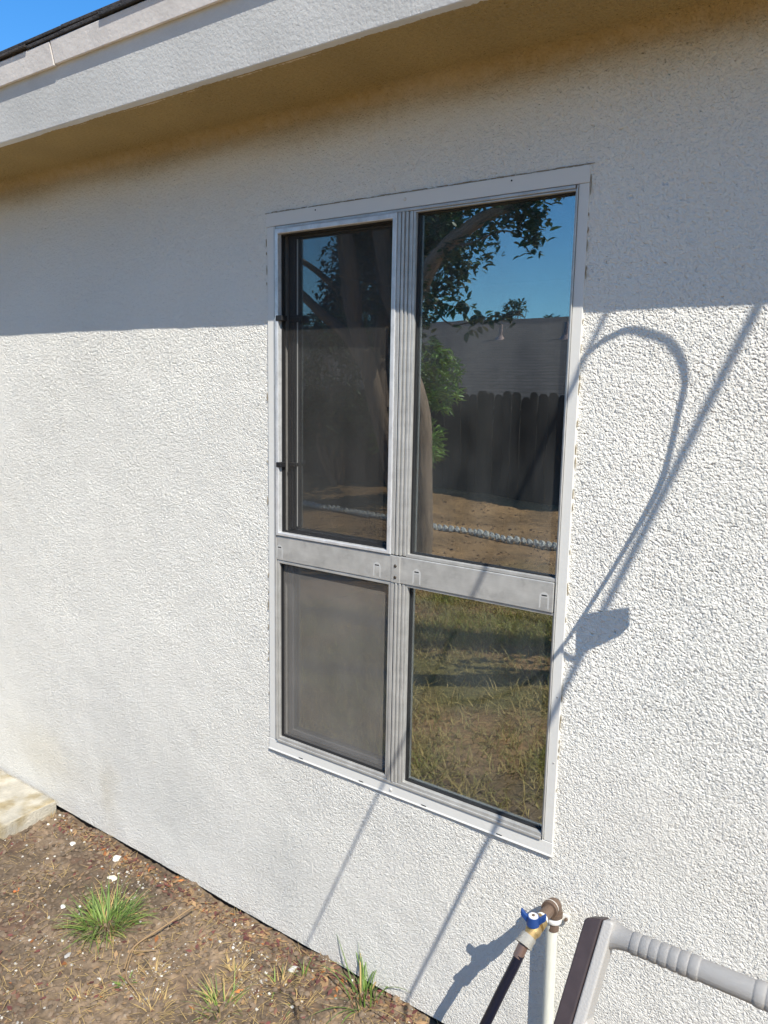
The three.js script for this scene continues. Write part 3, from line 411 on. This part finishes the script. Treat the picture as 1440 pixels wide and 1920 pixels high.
tuft('wiry dead tuft at the bottom edge under the green tuft', -0.22, 0.52, 60, 0.06, 0.05, { straw: 1, lean: [0.6, 1.5], w: 0.002 });
tuft('golden straw tuft at the bottom edge right of the green tuft', -0.05, 0.42, 70, 0.06, 0.05, { straw: 1, lean: [0.4, 1.5], w: 0.0022 });
tuft('flattened golden straw patch between the two green grasses', 0.27, 0.17, 60, 0.055, 0.045, { straw: 0.95, lean: [0.8, 1.55], w: 0.002 });
tuft('tiny green sprout close to the dark base of the wall', 0.2, 0.075, 9, 0.075, 0.012, { straw: 0, lean: [0.1, 0.6] });

function rockGeo(k) { const g = new THREE.IcosahedronGeometry(1, 1), p = g.attributes.position; for (let i = 0; i < p.count; i++) { const x = p.getX(i), y = p.getY(i), z = p.getZ(i), f = 1 + 0.5 * pn(x * 1.4 + k * 7, y * 1.4 + z * 1.7) + 0.2 * pn(x * 4 + k, z * 4 + y); p.setXYZ(i, x * f, y * f * 0.6, z * f); } g.computeVertexNormals(); return g; }
const rocks = [0, 1, 2, 3].map(rockGeo);
function scatter(name, label, geo, mat, n, size, place, color) {
  const m = new THREE.InstancedMesh(geo, mat, n), d = new THREE.Object3D(), c = new THREE.Color(); m.name = numbered(name);
  for (let i = 0; i < n; i++) { let x, z; do { [x, z] = place(); } while (x < -1.16 && z < 0.95); const s = size(); d.position.set(x, groundY(x, z) + s * 0.25, z); d.rotation.set(R(-0.4, 0.4), R(0, 6.28), R(-0.4, 0.4)); d.scale.setScalar(s); d.updateMatrix(); m.setMatrixAt(i, d.matrix); const q = color(); m.setColorAt(i, c.setRGB(...q)); }
  m.castShadow = m.receiveShadow = true; scene.add(m); return tag(m, label, null, null, 'stuff');
}
const near = () => { for (;;) { const x = R(-1.15, 0.75), z = 0.01 + Math.pow(rnd(), 1.2) * 0.95; if (rnd() < 0.35 + 0.65 * sst(-0.25, 0.35, fbm(x * 3.3 + 21, z * 3.3))) return [x, z]; } };
const one = std(1, 1, 1, 0.9);
const chipSpot = () => { for (;;) { const [x, z] = near(); if (rnd() < 0.1 + 0.9 * sst(0.05, 0.5, fbm(x * 4.7 + 2, z * 4.7 + 8))) return [x, z]; } };
scatter('gravel', 'tiny white paint chips and grit strewn over the soil', rocks[0], one, 4600, () => 0.0008 + 0.005 * Math.pow(rnd(), 8), chipSpot, () => { const a = R(0.25, 0.78); return [a, a * 0.96, a * 0.89]; });
scatter('soil_crumbs', 'brown soil crumbs lying over the bare ground', rocks[1], one, 14000, () => 0.0012 + 0.0085 * Math.pow(rnd(), 4), near, () => { const a = R(0.6, 1.5); return [0.16 * a, 0.118 * a, 0.083 * a]; });
{ // leaf bits and straw
  const lg = new THREE.BufferGeometry(); lg.setAttribute('position', new THREE.Float32BufferAttribute([-1, 0, 0, 0, 0.1, 0.42, 0, 0.28, -0.05, 1, 0.15, 0, 0, 0.12, -0.45], 3)); lg.setIndex([0, 1, 2, 2, 1, 3, 0, 2, 4, 4, 2, 3]); lg.computeVertexNormals();
  scatter('leaf_litter', 'dry brown leaf bits littering the soil by the wall', lg, std(1, 1, 1, 0.8, { side: THREE.DoubleSide }), 3600, () => 0.003 + 0.013 * Math.pow(rnd(), 2), () => (rnd() < 0.4 ? [R(-1.1, 0.6), 0.01 + 0.06 * rnd()] : near()), () => { const a = R(0.5, 1.3), q = rnd(); return q < 0.05 ? [0.42 * a, 0.16 * a, 0.05 * a] : q < 0.5 ? [0.3 * a, 0.19 * a, 0.1 * a] : rnd() < 0.4 ? [0.15 * a, 0.05 * a, 0.045 * a] : [0.17 * a, 0.085 * a, 0.06 * a]; });
  const sl = []; for (let i = 0; i < 2600; i++) { const [x, z] = near(); blade(R(0.012, 0.06), R(0.0008, 0.002), R(1.2, 1.62), R(-0.5, 0.5), R(0, 6.28), x, groundY(x, z) + 0.003, z, sl); }
  tag(mesh('straw', bladesGeo(sl), STRAW[0]), 'dry straw strewn over the soil', null, null, 'stuff');
  const tw = thing('dead_stem', 'thin dead forked stem lying beside the green grass tuft', 'twig', [-0.26, 0, 0.28]); const tm = std(0.3, 0.2, 0.11, 0.85);
  mesh('stem', limb([[0.02, 0.055, -0.17], [0, 0.035, -0.08], [-0.02, 0.014, 0.03], [0.03, 0.01, 0.1]], 0.0022, 0.003, 16, 6), tm, tw); mesh('stem', limb([[0.05, 0.02, 0.0], [0.0, 0.012, 0.03], [-0.02, 0.012, 0.04]], 0.0014, 0.0022, 8, 6), tm, tw); mesh('stem', limb([[-0.02, 0.012, 0.03], [0.07, 0.016, 0.12], [0.13, 0.012, 0.13]], 0.0028, 0.002, 10, 6), tm, tw);
  const chip = (label, x, z, s, c, k, name = 'paint_chip', cat = 'paint chip') => { const g = rocks[k].clone().scale(s, s * 0.55, s * 0.7).rotateY(R(0, 6)); const m = tag(mesh(name, g, std(...c, 0.85, { bumpMap: at(T_FINE, 1), bumpScale: 0.001 })), label, cat); m.position.set(x, groundY(x, z) + s * 0.2, z); };
  chip('large white chip nearest the wall strip at left', -0.71, 0.062, 0.021, [0.8, 0.79, 0.76], 0); chip('white and yellowish chip behind the green grass tuft', -0.635, 0.135, 0.019, [0.76, 0.72, 0.6], 2);
  chip('small white chip beside the concrete slab', -1.02, 0.05, 0.012, [0.8, 0.79, 0.77], 1); chip('pair of white flakes joined, near the slab corner', -0.93, 0.1, 0.016, [0.78, 0.77, 0.74], 3);
  chip('grey pebble in front of the green grass tuft', -0.42, 0.44, 0.012, [0.42, 0.41, 0.4], 1, 'pebble', 'pebble'); chip('pale stone by the straw tuft near the wall', 0.16, 0.075, 0.018, [0.62, 0.6, 0.58], 2, 'pebble', 'pebble');
  chip('small white flake left of the green grass tuft', -0.62, 0.33, 0.011, [0.78, 0.77, 0.74], 0); chip('orange clay bit at the left edge of the soil', -0.82, 0.375, 0.012, [0.5, 0.16, 0.05], 1, 'clay_bit', 'clay bit');
}

// ------------------------------------------------------------------ the yard behind the camera, seen in the glass
const bark = std(0.42, 0.30, 0.22, 0.85, { map: at(T_BARK, 2, 1.2), bumpMap: at(T_BARK, 2, 1.2), bumpScale: 0.008 });
function leafGeo(L, W) { const g = new THREE.BufferGeometry(); g.setAttribute('position', new THREE.Float32BufferAttribute([0, 0, 0, L * 0.3, 0.06 * L, W * 0.42, L * 0.3, 0.06 * L, -W * 0.42, L * 0.4, -0.02 * L, 0, L * 0.68, 0.04 * L, W * 0.34, L * 0.68, 0.04 * L, -W * 0.34, L, -0.08 * L, 0], 3)); g.setIndex([0, 1, 3, 0, 3, 2, 3, 1, 4, 3, 5, 2, 3, 4, 6, 3, 6, 5]); g.computeVertexNormals(); return g; }
function foliage(name, parent, geo, mat, pts, tint) {
  const m = new THREE.InstancedMesh(geo, mat, pts.length), d = new THREE.Object3D(), c = new THREE.Color(); m.name = name; m.castShadow = m.receiveShadow = true;
  pts.forEach((p, i) => { d.position.set(p[0], p[1], p[2]); d.rotation.set(R(-1.1, 0.5), R(0, 6.28), R(-0.9, 0.5)); d.scale.setScalar(R(0.65, 1.25)); d.updateMatrix(); m.setMatrixAt(i, d.matrix); m.setColorAt(i, c.setRGB(...tint(p))); });
  m.userData.kind = 'stuff'; parent.add(m); return m;
}
const leafM = new THREE.MeshPhysicalMaterial({ color: 0xffffff, roughness: 0.45, transmission: 0.3, thickness: 0, side: THREE.DoubleSide });
const twigLeaves = (pts, n, spread) => { const c = new THREE.CatmullRomCurve3(pts.map((p) => V(...p))), o = []; for (let i = 0; i < n; i++) { const q = c.getPoint(rnd()); o.push([q.x + R(-1, 1) * spread, q.y + R(-1, 0.8) * spread, q.z + R(-1, 1) * spread]); } return o; };
const blob = (x, y, z, r, n, o = []) => { for (let i = 0; i < n; i++) { const a = R(0, 6.283), u = R(-1, 1), q = r * Math.cbrt(R(0.15, 1)), s = Math.sqrt(1 - u * u); o.push([x + q * s * Math.cos(a), y + q * u * 0.75, z + q * s * Math.sin(a)]); } return o; };
{
  const t = thing('myrtle_tree', 'multi-stemmed tree with smooth pale trunks in the yard, mirrored in the panes', 'tree', [0, 0, 0]);
  const trunk = [limb([[-2.2, -0.1, 4.1], [-2.17, 0.43, 4.1], [-2.2, 0.95, 4.1], [-2.23, 1.5, 4.1], [-2.36, 1.9, 4.1], [-2.5, 2.35, 4.1], [-2.68, 2.95, 4.1], [-2.82, 3.7, 4.1], [-2.85, 5, 4.2]], 0.125, 0.06, 40, 14, 0.12)];
  mesh('trunk', trunk, bark, t);
  const L = (p, a, b) => mesh('limb', limb(p, a, b, 24, 10, 0.1), bark, t);
  L([[-2.28, -0.08, 4.2], [-2.57, 0.86, 4.2], [-2.72, 1.34, 4.2], [-2.9, 1.9, 4.2], [-3.09, 2.4, 4.2], [-3.2, 3.12, 4.2], [-3.3, 4, 4.2]], 0.1, 0.06);
  L([[-2.93, 1.85, 4.25], [-3.26, 2.2, 4.3], [-3.53, 2.38, 4.3], [-3.91, 2.66, 4.3], [-4.5, 3.0, 4.3]], 0.055, 0.035); L([[-3.15, 2.5, 4.3], [-3.57, 2.68, 4.5], [-3.85, 2.87, 4.5], [-4.3, 3.1, 4.5]], 0.04, 0.025);
  L([[-2.4, 2.1, 4.05], [-2.13, 2.54, 3.95], [-1.88, 2.81, 3.9], [-1.52, 3.0, 3.9], [-1.19, 3.09, 3.9], [-0.7, 3.25, 3.9]], 0.085, 0.03);
  L([[-2.5, 2.3, 4.1], [-2.9, 2.75, 4.4], [-3.0, 3.3, 4.6], [-3.1, 4.2, 4.7]], 0.075, 0.05); L([[-2.3, 1.85, 4.1], [-2.75, 2.5, 4.5], [-2.6, 3.2, 4.7], [-2.4, 4.2, 4.8]], 0.075, 0.05);
  L([[-3.05, 2.3, 4.2], [-2.95, 2.8, 4.0], [-3.05, 3.4, 3.9], [-3.2, 4.2, 3.8]], 0.07, 0.04); L([[-2.25, -0.06, 4.0], [-2.0, 0.05, 3.7], [-1.85, 0.015, 3.45]], 0.07, 0.02); L([[-2.2, -0.06, 4.0], [-1.8, 0.03, 3.95], [-1.55, -0.02, 3.85]], 0.06, 0.02);
  const pts = [];
  pts.push(...twigLeaves([[-1.9, 2.75, 3.85], [-1.6, 2.84, 3.8], [-1.34, 2.92, 3.8], [-1.05, 2.9, 3.8]], 150, 0.07), ...twigLeaves([[-1.1, 3.05, 3.8], [-1.05, 2.86, 3.8], [-1.08, 2.74, 3.8]], 150, 0.09), ...twigLeaves([[-1.3, 3.02, 3.85], [-1.2, 2.95, 3.8], [-1.0, 3.08, 3.8]], 160, 0.1));
  pts.push(...twigLeaves([[-2.05, 2.62, 3.8], [-1.97, 2.4, 3.8], [-1.75, 2.33, 3.8], [-1.6, 2.35, 3.8]], 130, 0.06), ...twigLeaves([[-1.6, 2.14, 3.8], [-1.4, 2.24, 3.8], [-1.15, 2.24, 3.8]], 70, 0.05), ...twigLeaves([[-2.05, 2.3, 3.8], [-1.98, 2.05, 3.8], [-1.85, 1.9, 3.8]], 90, 0.07), ...twigLeaves([[-2.05, 2.95, 3.9], [-1.8, 3.1, 3.9], [-1.4, 3.2, 3.9]], 260, 0.13));
  for (let i = 0; i < 26; i++) blob(R(-4.6, -1.2), R(3.35, 4.9), R(3.2, 5.4), R(0.3, 0.55), 190, pts);
  for (let i = 0; i < 34; i++) blob(R(-3.35, -2.35), R(2.3, 3.5), R(4.4, 5.4), R(0.2, 0.36), 260, pts);
  L([[-2.75, 1.5, 4.25], [-2.95, 2.3, 4.5], [-2.85, 3.0, 4.7], [-2.9, 4.2, 4.8]], 0.075, 0.05); L([[-2.6, 1.1, 4.25], [-2.65, 2.0, 4.5], [-2.75, 2.9, 4.9], [-2.7, 4.2, 5.0]], 0.07, 0.045);
  L([[-1.88, 2.81, 3.9], [-1.6, 2.8, 3.82], [-1.3, 2.86, 3.8], [-1.08, 2.76, 3.8]], 0.012, 0.004); L([[-2.1, 2.6, 3.9], [-1.97, 2.4, 3.8], [-1.7, 2.33, 3.8]], 0.014, 0.004); L([[-1.97, 2.4, 3.8], [-1.75, 2.2, 3.8], [-1.4, 2.24, 3.8], [-1.12, 2.25, 3.8]], 0.008, 0.003);
  foliage('crown', t, leafGeo(0.075, 0.042), leafM, pts, () => { const a = R(0.6, 1.35); return [0.045 * a, 0.095 * a, 0.025 * a]; });
}
{
  const t = thing('shade_tree', 'broad tree to the right outside the picture, shading the yard grass', 'tree', [0, 0, 0]);
  mesh('trunk', limb([[3.1, -0.1, 5.4], [3.05, 1.0, 5.4], [2.95, 2.2, 5.3], [2.8, 3.6, 5.2]], 0.13, 0.05), bark, t);
  const L = (p, a, b) => mesh('limb', limb(p, a, b), bark, t); L([[3.0, 1.8, 5.35], [2.4, 2.6, 4.9], [1.7, 3.0, 4.6], [1.1, 3.2, 4.3]], 0.12, 0.08); L([[2.95, 2.1, 5.3], [2.5, 3.0, 5.4], [1.9, 3.5, 5.3]], 0.07, 0.03); L([[3.0, 1.5, 5.4], [2.3, 1.9, 4.4], [1.6, 2.2, 4.0], [1.0, 2.3, 3.7]], 0.06, 0.025);
  L([[2.95, 2.3, 5.3], [2.0, 2.8, 4.2], [1.2, 3.1, 3.6], [0.4, 3.3, 3.3]], 0.13, 0.09); L([[3.0, 2.0, 5.35], [2.2, 3.2, 5.0], [1.3, 3.9, 4.9], [0.3, 4.3, 4.9]], 0.14, 0.1); L([[3.05, 1.2, 5.4], [2.6, 1.5, 4.4], [2.1, 1.6, 3.7], [1.5, 1.75, 3.2]], 0.1, 0.07);
  const pts = []; for (const [x, y, z, r] of [[1.1, 3.2, 4.3, 0.32], [1.6, 3.0, 4.6, 0.35], [2.1, 3.6, 5.2, 0.5], [2.9, 3.8, 5.2, 0.6], [1.1, 2.3, 3.7, 0.24], [1.7, 2.3, 4.0, 0.2], [2.5, 2.9, 4.9, 0.4], [3.4, 3.3, 5.6, 0.6]]) blob(x, y, z, r, Math.round(170 * r), pts);
  foliage('crown', t, leafGeo(0.085, 0.05), leafM, pts, () => { const a = R(0.7, 1.3); return [0.05 * a, 0.1 * a, 0.025 * a]; });
}
{
  const f = thing('board_fence', 'dark weathered board fence across the far side of the yard', 'fence', [0, 0, 0]);
  const bm = [0, 1, 2].map((k) => std(0.06 + 0.012 * k, 0.052 + 0.009 * k, 0.05 + 0.006 * k, 0.95, { map: at(noiseTex(128, (u, v) => 0.8 + 0.3 * tfbm(u, v * 0.25, 8, 4)), 4, 1) }));
  const bg = [0, 1, 2].map((k) => { const w = 0.0675, s = new THREE.Shape([[-w, 0], [w, 0], [w, 1.6], [w - 0.03, 1.64], [-w + 0.03, 1.64], [-w, 1.6]].map((p) => new THREE.Vector2(...p))); return metreUV(new THREE.ExtrudeGeometry(s, { depth: 0.018, bevelEnabled: false })); });
  for (let i = 0; i < 190; i++) { const b = mesh('board', bg[i % 3], bm[Math.floor(rnd() * 3)], f); b.position.set(-20 + i * 0.141, R(-0.03, 0.0), 8.8 + R(0, 0.01)); b.rotation.z = R(-0.006, 0.006); b.scale.y = R(0.98, 1.02); }
  for (let i = 0; i < 12; i++) mesh('post', bx(-0.05, 0.05, 0, 1.7, 0, 0.1), bm[0], f).position.set(-19 + i * 2.4, 0, 8.83);
  for (const y of [0.4, 1.3]) mesh('rail', bx(-20, 6.8, y, y + 0.09, 8.83, 8.87), bm[1], f);
}
{
  const e = thing('garden_edging', 'row of white scalloped edging stones across the tan yard soil', 'edging', [0, 0, 0]);
  const em = std(0.74, 0.71, 0.64, 0.85, { bumpMap: at(T_FINE, 2), bumpScale: 0.003 }), g = rockGeo(9); g.scale(0.034, 0.085, 0.04);
  for (let i = 0; i < 84; i++) { const x = -7.2 + i * 0.082, m = mesh('stone', g, em, e); m.position.set(x, groundY(x, 6.5) + 0.03, 6.76 - 0.11 * (x + 7) + 0.05 * pn(i * 0.2, 4)); m.rotation.set(R(-0.1, 0.1), R(-0.3, 0.3), 0.5 + R(-0.1, 0.1)); m.scale.setScalar(R(0.85, 1.12)); }
}
{
  const h = thing('neighbour_house', 'low house with a dark brown shingle roof beyond the fence', 'house', [0, 0, 0]);
  const slope = Math.atan2(2.05, 7), rg = bx(-14, 14, -0.06, 0.06, -7.4, 0); 
  const rm = std(0.135, 0.113, 0.105, 0.95, { map: at(T_SHINGLE, 0.2, 0.26) });
  const r1 = mesh('roof', rg, rm, h); r1.position.set(-12, 3.52, 18.4); r1.rotation.x = -slope; r1.rotation.x = slope * -1;
  r1.rotation.set(-slope, 0, 0); // front slope falls towards the fence
  const r2 = mesh('roof', bx(-14, 14, -0.06, 0.06, 0, 7.4), rm, h); r2.position.set(-12, 3.52, 18.4); r2.rotation.x = slope;
  mesh('wall', bx(-25.5, 1.5, -0.2, 1.45, 12, 24.8), std(0.5, 0.47, 0.42, 0.9), h);
  for (const [x, z] of [[-7.75, 16], [-6.03, 16]]) { const y = 3.52 - (18.4 - z) * Math.tan(slope); mesh('vent_pipe', [new THREE.CylinderGeometry(0.05, 0.05, 0.4, 14).translate(x, y + 0.22, z), new THREE.CylinderGeometry(0.07, 0.15, 0.12, 16).translate(x, y + 0.08, z)], std(0.5, 0.32, 0.27, 0.7), h); }
}
function bush(label, cx, cy, cz, w, h, d, n, col, leaf = [0.09, 0.04], name = 'shrub', cat = 'shrub', group) {
  const t = thing(name, label, cat, [cx, 0, cz], group), pts = [], k = Math.max(4, Math.round(n / 220));
  for (let i = 0; i < k; i++) blob(R(-w, w) * 0.75, cy + R(-h, h) * 0.75, R(-d, d) * 0.7, R(0.4, 0.65) * Math.min(w, h), Math.round(n / k), pts);
  const st = []; for (let i = 0; i < 5; i++) st.push(limb([[R(-0.1, 0.1), -0.1, R(-0.1, 0.1)], [R(-0.3, 0.3) * w, cy * 0.5, R(-0.2, 0.2)], [R(-0.7, 0.7) * w, cy + h * 0.3, R(-0.4, 0.4) * d]], 0.04 * Math.min(1, w) + 0.01, 0.008, 10, 6));
  mesh('stem', st, bark, t); foliage('crown', t, leafGeo(...leaf), leafM, pts, () => { const a = R(0.6, 1.3); return col.map((q) => q * a); }); return t;
}
scatter('yard_litter', 'dry leaves and clods strewn over the tan yard soil', rocks[2], one, 7000, () => 0.004 + 0.014 * Math.pow(rnd(), 3), () => { const x = R(-8, 0.6), z = R(1.2, 8.8); return x > -2.4 && z < 4.4 ? [x - 4, z + 3.5] : [x, z]; }, () => { const a = R(0.5, 1.3), q = rnd(); return q < 0.4 ? [0.2 * a, 0.11 * a, 0.06 * a] : [0.42 * a, 0.26 * a, 0.14 * a]; });
bush('bright green feathery shrub in front of the dark board fence', -4.55, 1.45, 7.6, 0.5, 1.0, 0.4, 4200, [0.27, 0.43, 0.06], [0.17, 0.04]);
bush('dark green shrub by the fence behind the tree', -6.4, 1.75, 8.0, 1.1, 1.15, 0.5, 4200, [0.05, 0.1, 0.03], [0.11, 0.05]);
bush('dense dark treetop rising just beyond the fence behind the trunks', -7.7, 3.3, 9.9, 0.85, 1.15, 0.5, 4200, [0.028, 0.05, 0.02], [0.12, 0.06], 'dense_tree', 'tree');
bush('dark green shrub at the far left of the fence', -8.8, 1.6, 8.0, 1.1, 0.9, 0.5, 1800, [0.045, 0.09, 0.03], [0.11, 0.05]);
bush('round pale green treetop above the ridge of the neighbouring roof', -11.0, 4.1, 23.2, 0.75, 0.75, 0.7, 900, [0.12, 0.16, 0.07], [0.16, 0.08], 'far_tree', 'tree');
bush('small treetop right of the round one above the ridge', -9.95, 3.9, 23.4, 0.35, 0.55, 0.4, 300, [0.09, 0.13, 0.06], [0.14, 0.07], 'far_tree', 'tree');
bush('wide treetop behind the left end of the ridge', -13.2, 3.8, 23.6, 0.8, 0.5, 0.7, 700, [0.08, 0.12, 0.05], [0.16, 0.08], 'far_tree', 'tree');
bush('tall dark treetop far left above the neighbouring roof', -19.0, 4.3, 23.5, 2.2, 1.1, 1.2, 1600, [0.05, 0.09, 0.04], [0.2, 0.1], 'far_tree', 'tree');
{ // yard grass, dry and green, in the part the lower panes mirror
  const sets = [[], [], []];
  for (let i = 0; i < 85000; i++) { const x = R(-2.4, 1.2), z = R(1.0, 4.6), g = fbm(x * 1.1 + 3, z * 1.1 + 5); if (rnd() > 0.16 + sst(-0.3, 0.25, g)) continue; const k = g > 0.12 && rnd() < 0.7 ? 0 : rnd() < 0.5 ? 1 : 2; blade(R(0.04, 0.11), R(0.003, 0.0065), R(0.3, 1.4), R(0, 1.2), R(0, 6.28), x, groundY(x, z) - 0.003, z, sets[k]); }
  const g = new THREE.Group(); g.name = 'grass'; scene.add(g); tag(g, 'patchy dry yellow and green grass over the yard soil', null, null, 'stuff');
  sets.forEach((s, k) => mesh('blades', bladesGeo(s), [leafy(0.42, 0.4, 0.05), std(0.6, 0.44, 0.17, 0.8, { side: THREE.DoubleSide }), leafy(0.4, 0.34, 0.09)][k], g));
}
renderer.render(scene, camera);
